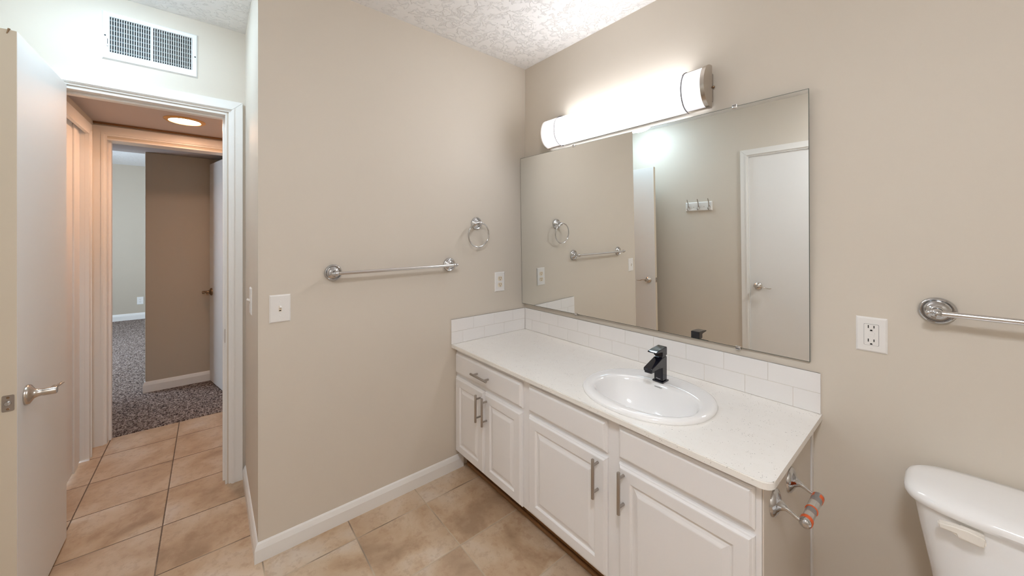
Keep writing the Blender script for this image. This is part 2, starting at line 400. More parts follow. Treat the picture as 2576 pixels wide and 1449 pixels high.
# strike plate on the right jamb
b = NB(); box(b, XD - .035, XD - .006, -1.5535, -1.5515, .755, .825, .0008); sp = obj('strike_plate', b, M_BRONZE); tag(sp, 'small dark brass strike plate on the right jamb of the open doorway', 'strike plate')
casing('trim_4', 0, XF, 1, -2.120, -1.423, 1.972, th=.015, gap=0)
b = NB()
box(b, XF2 - .004, XF + .004, FY0, -2.120, 0, FZ, .001); box(b, XF2 - .004, XF + .004, -1.423, FY1, 0, FZ, .001); box(b, XF2 - .004, XF + .004, FY0, FY1, FZ - .010, FZ, .001)
box(b, XF - .075, XF - .04, -2.120, -2.108, 0, FZ - .01, .001)
struct(obj('trim_5', b, M_TRIM))
b = NB(); box(b, XF, XF + .012, -2.18, -1.36, HC - .012, HC, .002); struct(obj('trim_gap_shade', b, M_SHOE_GAP))  # brown strip painted as the shadow gap above the door head
# doorway in the left hall wall: casing leg, head and a closed white door
casing('trim_7', 1, -2.18, 1, -.86, -1.52 + .10, 1.955, wd=.060) if False else None
b = NB()
prism(b, [(-1.452, 0), (-1.52, 0), (-1.52, 2.0), (-1.452, 1.935)], 1, -2.18, -2.163)
box(b, -1.500, -1.488, -2.165, -2.1585, 0, 1.96, .002)
prism(b, [(-1.452, 1.937), (-1.52, 2.002), (-.80, 2.002), (-.80, 1.937)], 1, -2.18, -2.163)
box(b, -1.52, -1.452, -2.215, -2.18, 0, 1.965, .001)
struct(obj('trim_7', b, M_TRIM))
d4 = thing('door_4', 'white flush door in the left wall of the hall', 'door', (-1.12, -2.21, 0)); d4['kind'] = 'structure'
b = NB(); box(b, -1.450, -.81, -2.235, -2.20, .01, 1.96, .002); obj('slab', b, M_DOOR, d4)
b = NB(); box(b, -1.375, -1.30, -2.201, -2.192, .01, 1.95, .003); obj('panel_strip', b, M_DOOR, d4)
# brown scuffed filler under the closet/vanity
casing('trim_8', 1, YS, 1, DX0 + .006, DX1 - .006, 1.984, wd=.064)
b = NB(); box(b, DX0 - .015, DX0, YS - .1, YS + .001, 0, DZ + .012); box(b, DX1, DX1 + .015, YS - .1, YS + .001, 0, DZ + .012); box(b, DX0, DX1, YS - .1, YS + .001, DZ, DZ + .012)
struct(obj('trim_9', b, M_TRIM))

# ---------------------------------------------------------------- doors with lever handles
def lever(parent, c, out, along, wave=1, mat=None, tipdown=0):
    """rosette centre c on the door face, out: outward normal, along: direction of the lever"""
    mat = mat or M_NICKEL2; c = Vector(c); out = Vector(out).normalized(); al = Vector(along).normalized(); z = Vector((0, 0, 1))
    h = thing_part('door_handle', parent, c)
    b = NB(); lathe(b, [(.033, 0), (.0335, .004), (.031, .009), (.024, .013), (.016, .018), (.0125, .026), (.0115, .034), (.0115, .036)], c, out, 36)
    obj('rosette', b, mat, h, smooth=True)
    b = NB(); lathe(b, [(.0125, .0362), (.0125, .064), (.0115, .067), (0, .0675)], c, out, 28)
    q = c + out * .056
    pts = smoothpath([q - al * .002, q + al * .022 + z * .004, q + al * .048 + z * .0015 - out * .004, q + al * .075 - z * .008 - out * .008, q + al * .098 - z * .010 - out * .006, q + al * .112 - z * .006 + out * .001], 6)
    n = len(pts); tube(b, pts, [.0095 * (1 - .35 * i / n) for i in range(n)], 16, flat=.62)
    obj('lever', b, mat, h, smooth=True)
def thing_part(name, parent, loc):
    o = bpy.data.objects.new(name, None); C.objects.link(o); o.parent = parent; o.location = Vector(loc) - WL[parent.name]; o.empty_display_size = .03; WL[o.name] = Vector(loc); return o
# bathroom door, open
d1 = thing('door_1', 'open white flush door with cream latch edge at left of the doorway', 'door', (XD, -2.115, 0)); d1['kind'] = 'structure'
LY0, LY1 = -2.131, -2.096; LX = -.128
b = NB(); box(b, XD + .012, LX - .002, LY0, LY1, .012, 1.990, .0012); obj('slab', b, M_DOOR, d1)
b = NB(); box(b, LX - .0022, LX, LY0 + .0005, LY1 - .0005, .012, 1.990, .0008); e = obj('latch_edge', b, M_EDGE, d1); e['label'] = 'cream coloured bare door edge'
lever(d1, (-.205, LY1, .787), (0, 1, 0), (-1, 0, 0))
lever(d1, (-.205, LY0, .787), (0, -1, 0), (-1, 0, 0))
b = NB(); tube(b, [(LX + .001, -2.116, 1.976), (LX + .001, -2.113, 1.986), (LX - .002, -2.112, 1.993)], [.0012, .0022, .0034], 8); obj('nail', b, M_BRONZE, d1, smooth=True)
lp = thing_part('latch_plate', d1, (LX, -2.1135, .79))
b = NB(); pts = []
for cx_, cz_, a0 in ((.0085, .022, 0), (-.0085, .022, 90), (-.0085, -.022, 180), (.0085, -.022, 270)):
    for k in range(5): a = math.radians(a0 + 22.5 * k); pts.append((-2.1135 + cx_ + .004 * math.cos(a), .790 + cz_ + .004 * math.sin(a)))
prism(b, pts, 0, LX, LX + .0014); obj('face_plate', b, M_NICKEL, lp)
b = NB(); lathe(b, [(.0075, 0), (.0075, .004), (.006, .006), (0, .0062)], (LX + .0012, -2.1135, .790), (1, 0, 0), 20, sv=1.0); obj('latch_bolt', b, M_CHROME, lp, smooth=True)
for zz in (.772, .808):
    b = NB(); lathe(b, [(.0036, 0), (.0032, .0009), (.0012, .0009), (0, .0003)], (LX + .0014, -2.1135, zz), (1, 0, 0), 14); obj('screw', b, M_BRONZE, lp)
for zz in (.25, 1.0, 1.75):
    b = NB(); lathe(b, [(.006, 0), (.006, .085), (.003, .09), (0, .09)], (XD + .006, LY0 + .004, zz), (0, 0, 1), 12); obj('hinge', b, M_NICKEL, d1, smooth=True)
# bedroom door, open into the bedroom
d2 = thing('door_2', 'greyish white flush door standing open in the bedroom beyond the hall', 'door', (-1.78, -1.444, 0)); d2['kind'] = 'structure'
ang2 = math.atan2(-1.613 + 1.444, -2.506 + 1.75)
hx, hy = -1.768, -1.448; L2 = .757
def leaf2(bm): bm.transform(Matrix.Translation((hx, hy, 0)) @ Matrix.Rotation(ang2, 4, 'Z')); return bm
b = NB(); box(b, 0, L2, -.035, 0, .018, 1.985, .0012); obj('slab', leaf2(b), M_DOOR, d2)
R2 = Matrix.Rotation(ang2, 3, 'Z'); fc = Vector((hx, hy, .83)) + R2 @ Vector((L2 - .060, 0, 0))
lever(d2, fc, R2 @ Vector((0, 1, 0)), R2 @ Vector((-1, 0, 0)), mat=M_BRONZE)
lever(d2, fc + R2 @ Vector((0, -.035, 0)), R2 @ Vector((0, -1, 0)), R2 @ Vector((-1, 0, 0)), mat=M_BRONZE)
# closet door in the south wall, seen in the mirror
d3 = thing('door_3', 'closed white door with casing reflected in the mirror', 'door', (.99, YS, 0)); d3['kind'] = 'structure'
b = NB(); box(b, DX0 + .004, DX1 - .003, YS - .040, YS - .004, .012, DZ - .004, .0012); obj('slab', b, M_DOOR, d3)
lever(d3, (.752, YS - .004, .79), (0, 1, 0), (1, 0, 0))
b = NB(); box(b, DX0 - .0015, DX0 + .0045, YS - .030, YS + .0012, .755, .83, .0008); obj('strike_plate', b, M_BRONZE, d3)

# ---------------------------------------------------------------- return air vent over the doorway
v = thing('air_vent', 'white return air grille with two banks of vertical slats above doorway', 'vent', (XD, -1.83, 2.14))
VY0, VY1, VZ0, VZ1 = -1.995, -1.662, 2.140, 2.362; IY0, IY1, IZ0, IZ1 = -1.9695, -1.6845, 2.176, 2.338
b = NB()
def vring(bm, o0, i0, xo, xi):
    pass
ring = [((VY0, VZ0), (VY1, VZ0), (VY1, VZ1), (VY0, VZ1)), ((VY0 + .006, VZ0 + .006), (VY1 - .006, VZ0 + .006), (VY1 - .006, VZ1 - .006), (VY0 + .006, VZ1 - .006)), ((IY0 - .003, IZ0 - .003), (IY1 + .003, IZ0 - .003), (IY1 + .003, IZ1 + .003), (IY0 - .003, IZ1 + .003)), ((IY0, IZ0), (IY1, IZ0), (IY1, IZ1), (IY0, IZ1)), ((IY0, IZ0), (IY1, IZ0), (IY1, IZ1), (IY0, IZ1))]
xx = [XD, XD + .009, XD + .010, XD + .007, XD + .001]
rg = [[b.verts.new((xx[i], p[0], p[1])) for p in r] for i, r in enumerate(ring)]
for a_, c_ in zip(rg[:-1], rg[1:]):
    for k in range(4): b.faces.new((a_[k], a_[(k + 1) % 4], c_[(k + 1) % 4], c_[k]))
obj('frame', b, M_VENT, v)
b = NB(); box(b, XD + .0002, XD + .0012, IY0, IY1, IZ0, IZ1); obj('backing', b, M_DARK, v)
b = NB()
for k in range(7): box(b, XD + .0012, XD + .0030, IY0, IY1, IZ0 + .010 + k * .0225, IZ0 + .0155 + k * .0225)
obj('damper', b, M_VENTIN, v)
b = NB(); pitch = .0083
for bank in ((IY0, -1.833), (-1.8265, IY1)):
    n = 17
    for k in range(n):
        y = bank[0] + (bank[1] - bank[0]) * (k + .72) / n
        s = .0030 if bank[0] < -1.9 else -.0030
        t_ = NB(); box(t_, -.0030, .0030, -.0011, .0011, IZ0 + .001, IZ1 - .001, .0006, 1)
        merge(b, t_, Matrix.Translation((XD + .0055, y, 0)) @ Matrix.Rotation(math.radians(18 if s > 0 else -18), 4, 'Z'))
box(b, XD + .002, XD + .0088, -1.833, -1.8265, IZ0, IZ1, .001)
obj('slats', b, M_VENT, v)
for y, z in ((-1.9835, 2.2475), (-1.6735, 2.245)):
    b = NB(); lathe(b, [(.0034, 0), (.0030, .0012), (0, .0016)], (XD + .0095, y, z), (1, 0, 0), 16); obj('screw', b, M_DARK, v)
b = NB(); box(b, XD + .0095, XD + .0104, -1.9765, -1.9745, 2.210, 2.234); obj('lever_slot', b, M_DARK, v)
b = NB(); box(b, XD + .0095, XD + .0150, -1.9795, -1.9725, 2.200, 2.206, .001); obj('lever_tab', b, M_VENT, v)

# ---------------------------------------------------------------- alcove ceiling lamp, added fill lamp, hall can light
al = thing('ceiling_lamp', 'round lit flush ceiling lamp visible in the mirror above the open door', 'ceiling lamp', (-.235, -1.95, H))
b = NB(); lathe(b, [(.155, 0), (.155, .018), (.148, .022), (.148, .0), ], (-.235, -1.95, H), (0, 0, -1), 48); obj('rim', b, M_TRIM, al, smooth=True)
b = NB(); lathe(b, [(.147, .004), (.147, .022), (.140, .045), (.115, .062), (.07, .074), (0, .079)], (-.235, -1.95, H), (0, 0, -1), 48); obj('diffuser', b, M_AL, al, smooth=True)
fill_lamp = thing('ceiling_lamp', 'unseen round flush ceiling lamp added as room fill light', 'ceiling lamp', (1.95, -1.75, H))
b = NB(); lathe(b, [(.185, 0), (.185, .018), (.178, .022), (.178, .0), ], (1.95, -1.75, H), (0, 0, -1), 48); obj('rim', b, M_TRIM, fill_lamp, smooth=True)
b = NB(); lathe(b, [(.177, .004), (.177, .022), (.168, .045), (.14, .062), (.08, .074), (0, .079)], (1.95, -1.75, H), (0, 0, -1), 48); obj('diffuser', b, M_FILL, fill_lamp, smooth=True)
hl = thing('recessed_light', 'lit recessed round light with amber trim in the low hall ceiling', 'recessed light', (-1.27, -1.735, HC))
b = NB(); lathe(b, [(.100, 0), (.100, .003), (.094, .0075), (.078, .0085), (.074, .0)], (-1.27, -1.735, HC), (0, 0, -1), 48); obj('trim_ring', b, M_GOLD, hl, smooth=True)
b = NB(); lathe(b, [(.0735, .0005), (.073, .0025), (.05, .004), (0, .005)], (-1.27, -1.735, HC), (0, 0, -1), 48); obj('lamp_lens', b, M_CAN, hl, smooth=True)

# ---------------------------------------------------------------- mirror and its clips
mr = thing('wall_mirror', 'large frameless mirror over the vanity backsplash', 'mirror', (.75, -.026, .887))
def my(x, z, off=0): return -.027 + .014 * (x - .75) - .018 * (z - 1.3625) - off
def slab_on_mirror(bm, x0, x1, z0, z1, o0, o1):
    vs = [bm.verts.new((x, my(x, z, o), z)) for o in (o0, o1) for x, z in ((x0, z0), (x1, z0), (x1, z1), (x0, z1))]
    for f in ((0, 1, 2, 3), (7, 6, 5, 4), (0, 4, 5, 1), (1, 5, 6, 2), (2, 6, 7, 3), (3, 7, 4, 0)): bm.faces.new([vs[i] for i in f])
b = NB(); slab_on_mirror(b, .0042, 1.4968, .8868, 1.8380, .0012, 0.0); obj('backing', b, M_MEDGE, mr)
b = NB(); slab_on_mirror(b, .0062, 1.4950, .8888, 1.8362, .0020, .0012); obj('glass', b, M_MIRROR, mr)
cl = None
for i, (x, z, where) in enumerate(((.4545, 1.838, 'small chrome mirror clip on the top edge beneath the left end of light bar'), (1.2666, 1.838, 'small chrome mirror clip on the top edge to the right of light bar'), (.460, .887, 'small chrome clip on the mirror bottom edge left of the faucet'), (1.274, .887, 'small chrome clip on the mirror bottom edge right of the faucet'))):
    b = NB(); s = 1 if z > 1 else -1; yc = my(x, z)
    box(b, x - .009, x + .009, yc - .006, yc - .0022, z - .008, z + .006, .0018, 2)
    box(b, x - .009, x + .009, yc - .006, -.0005, z + (.001 if s > 0 else -.0065), z + (.0065 if s > 0 else -.001), .0015, 2)
    tag(obj('mirror_clip', b, M_CHROME2, smooth=True), where, 'clip', 'clips that hold the mirror')

# ---------------------------------------------------------------- vanity light bar
vl = thing('vanity_light', 'long lit half-round white light bar with nickel ends above the mirror', 'wall light', (.71, 0, 1.85))
ZC, RZ, RY, YB = 1.945, .088, .082, -.020
def dsec(rz, ry, n=20, yb=YB): return [(yb - ry * (math.cos(a) ** .8 if math.cos(a) > 0 else 0), ZC + rz * math.sin(a)) for a in [PI / 2 - PI * k / n for k in range(n + 1)]]
b = NB(); box(b, .27, 1.1775, -.018, 0, 1.889, 2.004, .003); box(b, .2505, 1.164, -.0215, -.0175, ZC - .079, ZC + .083, .001); obj('back_plate_and_baffle', b, M_NICKEL, vl)  # mounting plate plus a pan added to baffle diffuser light off the wall
b = NB(); prism(b, dsec(.080, .072), 0, .252, 1.162); obj('diffuser', b, M_GLOW, vl, smooth=True)
for x0, x1 in ((.250, .356), (1.088, 1.164)):
    b = NB(); prism(b, dsec(.084, .0765), 0, x0, x1); obj('end_glass', b, M_GLOW2, vl, smooth=True)
    for zz in (ZC + .083, ZC - .087): b = NB(); box(b, x0, x1, YB - .020, YB, zz, zz + .004, .001); obj('end_rail', b, M_NICKEL2, vl)
for x in (.356, 1.084):
    b = NB(); o_, i_ = dsec(.0875, .0805), dsec(.081, .073)
    prism(b, o_ + list(reversed(i_)), 0, x, x + .0035); obj('ring', b, M_RING, vl, smooth=True)
for x in (.2455, 1.164):
    b = NB(); prism(b, dsec(.088, .082, 28), 0, x, x + .0155 if x > 1 else x + .005); obj('end_cap', b, M_NICKEL2, vl, smooth=True)
b = NB(); lathe(b, [(.0045, 0), (.0045, .006), (.003, .008), (0, .008)], (1.1775, -.010, 1.947), (1, 0, 0), 14); obj('screw', b, M_BRONZE, vl, smooth=True)

# ---------------------------------------------------------------- chrome fittings
def flange(bm, c, out, r=.038, post=.060, sv=1.0):
    lathe(bm, [(r, 0), (r, .004), (r * .95, .0085), (r * .86, .0105), (r * .78, .0095), (r * .74, .0075), (r * .68, .0085), (r * .60, .0125), (r * .50, .0155), (r * .42, .0165), (r * .33, .019), (r * .27, .024), (.0080, .031), (.0068, .040), (.0068, post - .011), (.0095, post - .010), (.0118, post - .004), (.0125, post), (.0118, post + .004), (.0085, post + .009), (.004, post + .012), (0, post + .0125)], c, out, 44)
def towel_bar(label, wall_axis, c0, c1, out, post):
    out = Vector(out); c0, c1 = Vector(c0), Vector(c1); t_ = thing('towel_bar', label, 'towel bar', (c0 + c1) / 2)
    for c in (c0, c1): b = NB(); flange(b, c, out, post=post); obj('bracket', b, M_CHROME, t_, smooth=True)
    d = (c1 - c0).normalized(); a, e = c0 + out * post, c1 + out * post
    b = NB(); tube(b, [a - d * .000, e + d * .000], .0078, 24); obj('rail', b, M_CHROME2, t_, smooth=True)
    for p, dd in ((a, -d), (e, d)):
        b = NB(); lathe(b, [(.0085, .006), (.0095, .009), (.0075, .013), (.0085, .016), (.0075, .020), (0, .023)], p, dd, 24); obj('finial', b, M_CHROME, t_, smooth=True)
    return t_
towel_bar('chrome towel bar on the left wall between switch and vanity', 0, (0, -1.182, 1.160), (0, -.577, 1.168), (1, 0, 0), .058)
towel_bar('chrome towel bar running off the right edge above the toilet', 1, (1.7845, 0, 1.111), (2.394, 0, 1.111), (0, -1, 0), .060)
tr = thing('towel_ring', 'chrome towel ring on the left wall above the outlet', 'towel ring', (0, -.393, 1.405))
b = NB(); flange(b, (0, -.393, 1.405), (1, 0, 0), r=.037, post=.046); obj('bracket', b, M_CHROME, tr, smooth=True)
b = NB(); R = .0715; tube(b, [(.050 + .012 * (math.cos(2 * PI * k / 56) - 1) * .5, -.404 + R * math.sin(2 * PI * k / 56), 1.337 + R * math.cos(2 * PI * k / 56)) for k in range(56)], 0.0040, 14, closed=True); obj('ring', b, M_CHROME, tr, smooth=True)

# toilet paper holder on the cabinet side
tp = thing('toilet_paper_holder', 'chrome toilet paper holder with clear orange-banded roller on the cabinet side', 'paper holder', (1.5, -.357, .60))
for y, z in ((-.444, .606), (-.288, .600)):
    b = NB(); lathe(b, [(.037, 0), (.037, .003), (.034, .008), (.025, .013), (.015, .017), (.011, .022), (.008, .028)], (1.5005, y, z), (1, 0, 0), 36); obj('rosette', b, M_CHROME, tp, smooth=True)
    b = NB(); pts = smoothpath([(1.522, y, z), (1.535, y, z - .004), (1.550, y + .002, z - .013), (1.568, y + .003, z - .018)], 6); tube(b, pts, [.0085 - .0035 * min(1, i / 8) for i in range(len(pts))], 14)
    obj('arm', b, M_CHROME, tp, smooth=True)
    b = NB(); s = 1 if y < -.4 else -1
    lathe(b, [(.0, -.009), (.008, -.008), (.0125, -.004), (.0135, .001), (.0125, .006), (0, .007)], (1.568, y + .003, z - .018), (0, s, 0), 24); obj('end_knob', b, M_CHROME, tp, smooth=True)
b = NB(); lathe(b, [(.0125, 0), (.0125, .066), (.0135, .067), (.0135, .142), (0, .142)], (1.568, -.436, .585), (0, 1, .01), 28); rl = obj('roller', b, M_CLEAR, tp, smooth=True); rl['label'] = 'clear plastic roller'
for y, wdt in ((-.434, .014), (-.372, .004), (-.312, .018)):
    b = NB(); lathe(b, [(.0133, 0), (.0142, .0005), (.0142, wdt), (.0133, wdt)], (1.568, y, .5855), (0, 1, .01), 28); o_ = obj('band', b, M_ORANGE, tp, smooth=True); o_['label'] = 'orange band on the roller'

# ---------------------------------------------------------------- outlets and switches
def rrect(cx_, cz_, wx, wz, r, n=5):
    pts = []
    for sx, sz, a0 in ((1, 1, 0), (-1, 1, 90), (-1, -1, 180), (1, -1, 270)):
        for k in range(n + 1): a = math.radians(a0 + 90 * k / n); pts.append((cx_ + sx * (wx / 2 - r) + r * math.cos(a), cz_ + sz * (wz / 2 - r) + r * math.sin(a)))
    return pts
def plate_bm(wx, wz, th=.0055):
    b = NB(); prof = [(0, 0), (0, .002), (.003, .0045), (.005, th)]
    loops_panel(b, -wx / 2, wx / 2, -wz / 2, wz / 2, 0, -1, prof); return b
def wall_M(pos, face):
    """local: x right, -y out of the wall, z up.  face: outward normal of the wall"""
    ang = {'-y': 0, '+x': PI / 2, '+y': PI, '-x': -PI / 2}[face]
    return Matrix.Translation(pos) @ Matrix.Rotation(ang, 4, 'Z')
def part(name, bm, M, mat, par, smooth=False, lab=None):
    bm.transform(M); o = obj(name, bm, mat, par, smooth)
    if lab: o['label'] = lab
    return o
def screw(M, par, x, z, y=-.0055, mat=None):
    b = NB(); lathe(b, [(.0028, 0), (.0026, .0008), (0, .0011)], (x, y, z), (0, -1, 0), 14); box(b, x - .0022, x + .0022, y - .0013, y - .0010, z - .0003, z + .0003); part('screw', b, M, mat or M_PLATE, par)
def duplex(label, pos, face, wx, wz, mat):
    t_ = thing('wall_outlet', label, 'outlet', pos); M = wall_M(pos, face)
    part('cover_plate', plate_bm(wx, wz), M, M_PLATE, t_)
    for s in (1, -1):
        zc = s * .0195
        b = NB(); prism(b, rrect(0, zc, .034, .028, .011, 6), 1, -.0068, -.004); p_ = part('receptacle', b, M, mat, t_)
        b = NB(); box(b, -.0078, -.0054, -.0072, -.0066, zc - .0005, zc + .0085); part('slot', b, M, M_DARK, p_)
        b = NB(); box(b, .0054, .0078, -.0072, -.0066, zc + .0005, zc + .0078); part('slot', b, M, M_DARK, p_)
        b = NB(); lathe(b, [(.0026, 0), (.0026, .0005)], (0, -.0067, zc - .0072), (0, -1, 0), 12); part('slot', b, M, M_DARK, p_)
    screw(M, t_, 0, 0); return t_
duplex('white duplex outlet with almond receptacles beside the left backsplash', (0, -.217, 1.0435), '+x', .076, .121, M_ALMOND)
duplex('small pale outlet on the distant bedroom wall seen through doorways', (-6.5, -2.466, .30), '+x', .075, .12, M_PLATE)
# GFCI
g = thing('wall_outlet', 'white GFCI outlet on the wall right of the mirror', 'outlet', (1.6485, 0, 1.0135)); M = wall_M((1.6485, 0, 1.0135), '-y')
part('cover_plate', plate_bm(.072, .110), M, M_PLATE, g)
b = NB(); prism(b, rrect(0, 0, .0345, .0675, .003, 4), 1, -.0056, -.0050); part('seam', b, M, M_INK, g)
b = NB(); prism(b, rrect(0, 0, .0330, .0660, .0028, 4), 1, -.0072, -.0050); fcp = part('receptacle', b, M, M_PLATE, g)
for zc in (.0215, -.0215):
    b = NB(); box(b, -.0078, -.0054, -.0076, -.0070, zc - .001, zc + .0085); part('slot', b, M, M_DARK, fcp)
    b = NB(); box(b, .0050, .0074, -.0076, -.0070, zc + .0002, zc + .0080); part('slot', b, M, M_DARK, fcp)
    b = NB(); prism(b, [(-.0027, zc - .0095), (.0027, zc - .0095), (.0027, zc - .0070), (.0016, zc - .0050), (-.0016, zc - .0050), (-.0027, zc - .0070)], 1, -.0076, -.0070)
    part('slot', b, M, M_DARK, fcp)
b = NB(); box(b, -.0072, .0080, -.0084, -.0070, .0010, .0068, .0006); part('reset_button', b, M, M_PLATE, fcp)
b = NB(); box(b, -.0064, .0064, -.0082, -.0070, -.0058, -.0004, .0006); part('test_button', b, M, M_PLATE, fcp)
for z in (.0445, -.0445): screw(M, g, 0, z)
def toggle(label, pos, face, wx=.076, wz=.116):
    t_ = thing('light_switch', label, 'light switch', pos); M = wall_M(pos, face)
    part('cover_plate', plate_bm(wx, wz), M, M_PLATE, t_)
    b = NB(); prism(b, rrect(0, 0, .0100, .0240, .0006, 2), 1, -.0062, -.0052); part('toggle_frame', b, M, M_ALMOND, t_)
    b = NB(); box(b, -.0036, .0036, -.0066, -.0060, -.0100, -.0060); part('slot', b, M, M_DARK, t_)
    b = NB(); t2 = NB(); box(t2, -.0036, .0036, -.0150, 0, -.0042, .0042, .0012); t2.transform(Matrix.Translation((0, -.0050, .003)) @ Matrix.Rotation(math.radians(-28), 4, 'X')); merge(b, t2); part('toggle', b, M, M_PLATE, t_)
    for z in (.030, -.030): screw(M, t_, 0, z)
    return t_
toggle('white single toggle light switch at left end of the beige wall', (0, -1.389, 1.0225), '+x')
toggle('white toggle switch seen edge-on on the narrow return wall', (-.305, YR, 1.022), '-y', .075, .125)

# ---------------------------------------------------------------- hook rail on the south wall (seen in the mirror)
hk = thing('hook_rail', 'white hook rail with three dark nickel hooks reflected in the mirror', 'hook rail', (.245, YS, 1.50))
b = NB(); loops_panel(b, .118, .374, 1.508, 1.598, YS, 1, [(0, 0), (0, .010), (.004, .014), (.008, .016)]); obj('board', b, M_TRIM, hk)
for x in (.150, .250, .350):
    b = NB(); y0 = YS + .016; c = Vector((x, y0, 1.548))
    lathe(b, [(.0095, 0), (.0085, .004), (.004, .006), (0, .006)], c, (0, 1, 0), 20, sv=1.0)
    pts = smoothpath([c + Vector((0, .004, .0)), c + Vector((0, .012, .016)), c + Vector((0, .016, .040)), c + Vector((0, .030, .062)), c + Vector((0, .040, .078))], 6); tube(b, pts, [.0046 - .0012 * i / len(pts) for i in range(len(pts))], 12)
    pts = smoothpath([c + Vector((0, .004, -.002)), c + Vector((0, .010, -.020)), c + Vector((0, .022, -.031)), c + Vector((0, .034, -.024)), c + Vector((0, .037, -.012))], 6); tube(b, pts, [.0044 - .001 * i / len(pts) for i in range(len(pts))], 12)
    obj('hook', b, M_NICKEL, hk, smooth=True)
for x in (.200, .300):
    b = NB(); lathe(b, [(.004, 0), (.003, .002), (0, .003)], (x, YS + .016, 1.548), (0, 1, 0), 14); obj('screw', b, M_NICKEL2, hk, smooth=True)

# ---------------------------------------------------------------- vanity cabinet
va = thing('vanity_cabinet', 'long white vanity cabinet with raised panel doors under the countertop', 'cabinet', (.75, -.27, 0))
CT, CB = .694, .105; YF = -.527
b = NB()
for a in ((.001, 1.497, YF, YF + .02, CB, CT), (.001, .018, YF + .02, -.030, CB, CT), (1.480, 1.497, YF + .02, -.030, CB, CT), (.018, 1.48, YF + .02, -.030, CB, CB + .016), (.018, 1.48, -.036, -.030, CB + .016, CT)): box(b, *a)
obj('carcass', b, M_CAB, va)
b = NB(); box(b, 1.4975, 1.5015, YF + .001, -.030, .0, CT - .001, .0006); s_ = obj('side_panel', b, M_BIRCH, va); s_['label'] = 'beige laminated side panel'
b = NB(); box(b, 1.480, 1.5045, -.0265, -.0008, .0, CT - .001, .001); obj('filler_strip', b, M_CAB, va)
b = NB(); box(b, 1.4965, 1.4995, -.0300, -.0264, .0, CT - .001); obj('gap_shade_strip', b, M_DARK, va)  # dark strip standing in for the shade inside the slit
b = NB(); box(b, .001, 1.4975, -.458, -.440, 0, CB + .005); obj('toe_kick', b, M_SHOE_GAP, va)
b = NB(); box(b, .015, 1.4975, -.472, -.458, 0, .018, .006, 3); obj('shoe_moulding', b, M_SHOE_GAP, va)
EDGE = [(0, 0), (0, .008), (.003, .0105), (.006, .0115), (.0105, .0175), (.0135, .018)]
def bar_pull(par, c, vertical, L=.140, sp=.096):
    c = Vector(c); d = Vector((0, 0, 1)) if vertical else Vector((1, 0, 0)); o_ = Vector((0, -1, 0)); bc = c + o_ * .030
    b = NB(); r = .0058; lathe(b, [(0, -L / 2), (r - .0006, -L / 2), (r, -L / 2 + .0008), (r, L / 2 - .0008), (r - .0006, L / 2), (0, L / 2)], bc, d, 20)
    for s in (-.5, .5): lathe(b, [(.0046, 0), (.0046, .028)], c + d * (s * sp), o_, 16)
    obj('handle', b, M_NICKEL, par, smooth=True)
def front(name, x0, x1, z0, z1, panel, handle=None, lab=None):
    b = NB(); prof = list(EDGE)
    if panel: prof += [(.047, .018), (.0505, .0155), (.053, .0115), (.058, .0115), (.066, .0135), (.075, .0172), (.078, .0178)]
    loops_panel(b, x0, x1, z0, z1, YF - .0005, -1, prof); o_ = obj(name, b, M_CAB, va)
    if handle: bar_pull(o_, (handle[0], YF - .0185, handle[1]), handle[2])
    return o_
front('drawer', .010, .578, .553, .667, False, (.283, .611, False))
front('door', .010, .289, .108, .533, True, (.261, .447, True))
front('door', .2925, .578, .108, .533, True, (.3175, .447, True))
front('drawer_front', .622, 1.032, .558, .671, False)
front('door', .622, 1.032, .118, .541, True, (.998, .466, True))
front('drawer_front', 1.079, 1.484, .566, .676, False)
front('door', 1.079, 1.484, .118, .549, True, (1.1035, .472, True))

# ---------------------------------------------------------------- countertop with an oval hole, backsplashes
SX, SY = 1.053, -.318
def sup(a, b_, n, ang, cx_=SX, cy_=SY, dshape=0.0):
    c, s = math.cos(ang), math.sin(ang)
    return cx_ + a * math.copysign(abs(c) ** (2 / n), c), cy_ + b_ * math.copysign(abs(s) ** (2 / n), s)
b = NB(); X1, Y1 = 1.528, -.562; outer = [(0.0, -.0), (0.0, Y1)]
rc = .030
outer += [(X1 - rc + rc * math.sin(a), Y1 + rc - rc * math.cos(a)) for a in [PI / 2 * k / 10 for k in range(11)]] + [(X1, 0.0)]
N = 72; inner = [sup(.222, .190, 2.25, 2 * PI * k / N) for k in range(N)]
def ring_edges(bm, pts, z):
    vs = [bm.verts.new((p[0], p[1], z)) for p in pts]; return vs, [bm.edges.new((vs[i], vs[(i + 1) % len(vs)])) for i in range(len(vs))]
zt, zb_ = .7145, .6955
vo_, eo = ring_edges(b, outer, zt); vi, ei = ring_edges(b, inner, zt)
bmesh.ops.triangle_fill(b, use_beauty=True, edges=eo + ei)
top_faces = b.faces[:]
r = bmesh.ops.extrude_face_region(b, geom=top_faces)
bmesh.ops.translate(b, verts=[x for x in r['geom'] if isinstance(x, bmesh.types.BMVert)], vec=(0, 0, zb_ - zt))
for f in top_faces: pass
be = [e for e in b.edges if len(e.link_faces) == 2 and all(abs(v_.co.z - zt) < 1e-5 for v_ in e.verts) and any(abs(f.normal.z) < .5 for f in e.link_faces) and all(v_.co.y < -.001 for v_ in e.verts) and (all(abs(v_.co.y - Y1) < .032 for v_ in e.verts) or all(v_.co.x > 1.49 for v_ in e.verts))]
bmesh.ops.recalc_face_normals(b, faces=b.faces)
bmesh.ops.bevel(b, geom=be, offset=.0022, segments=2, affect='EDGES')
tag(obj('countertop', b, M_QUARTZ), 'white speckled quartz countertop with rounded front corner on the vanity', 'countertop')
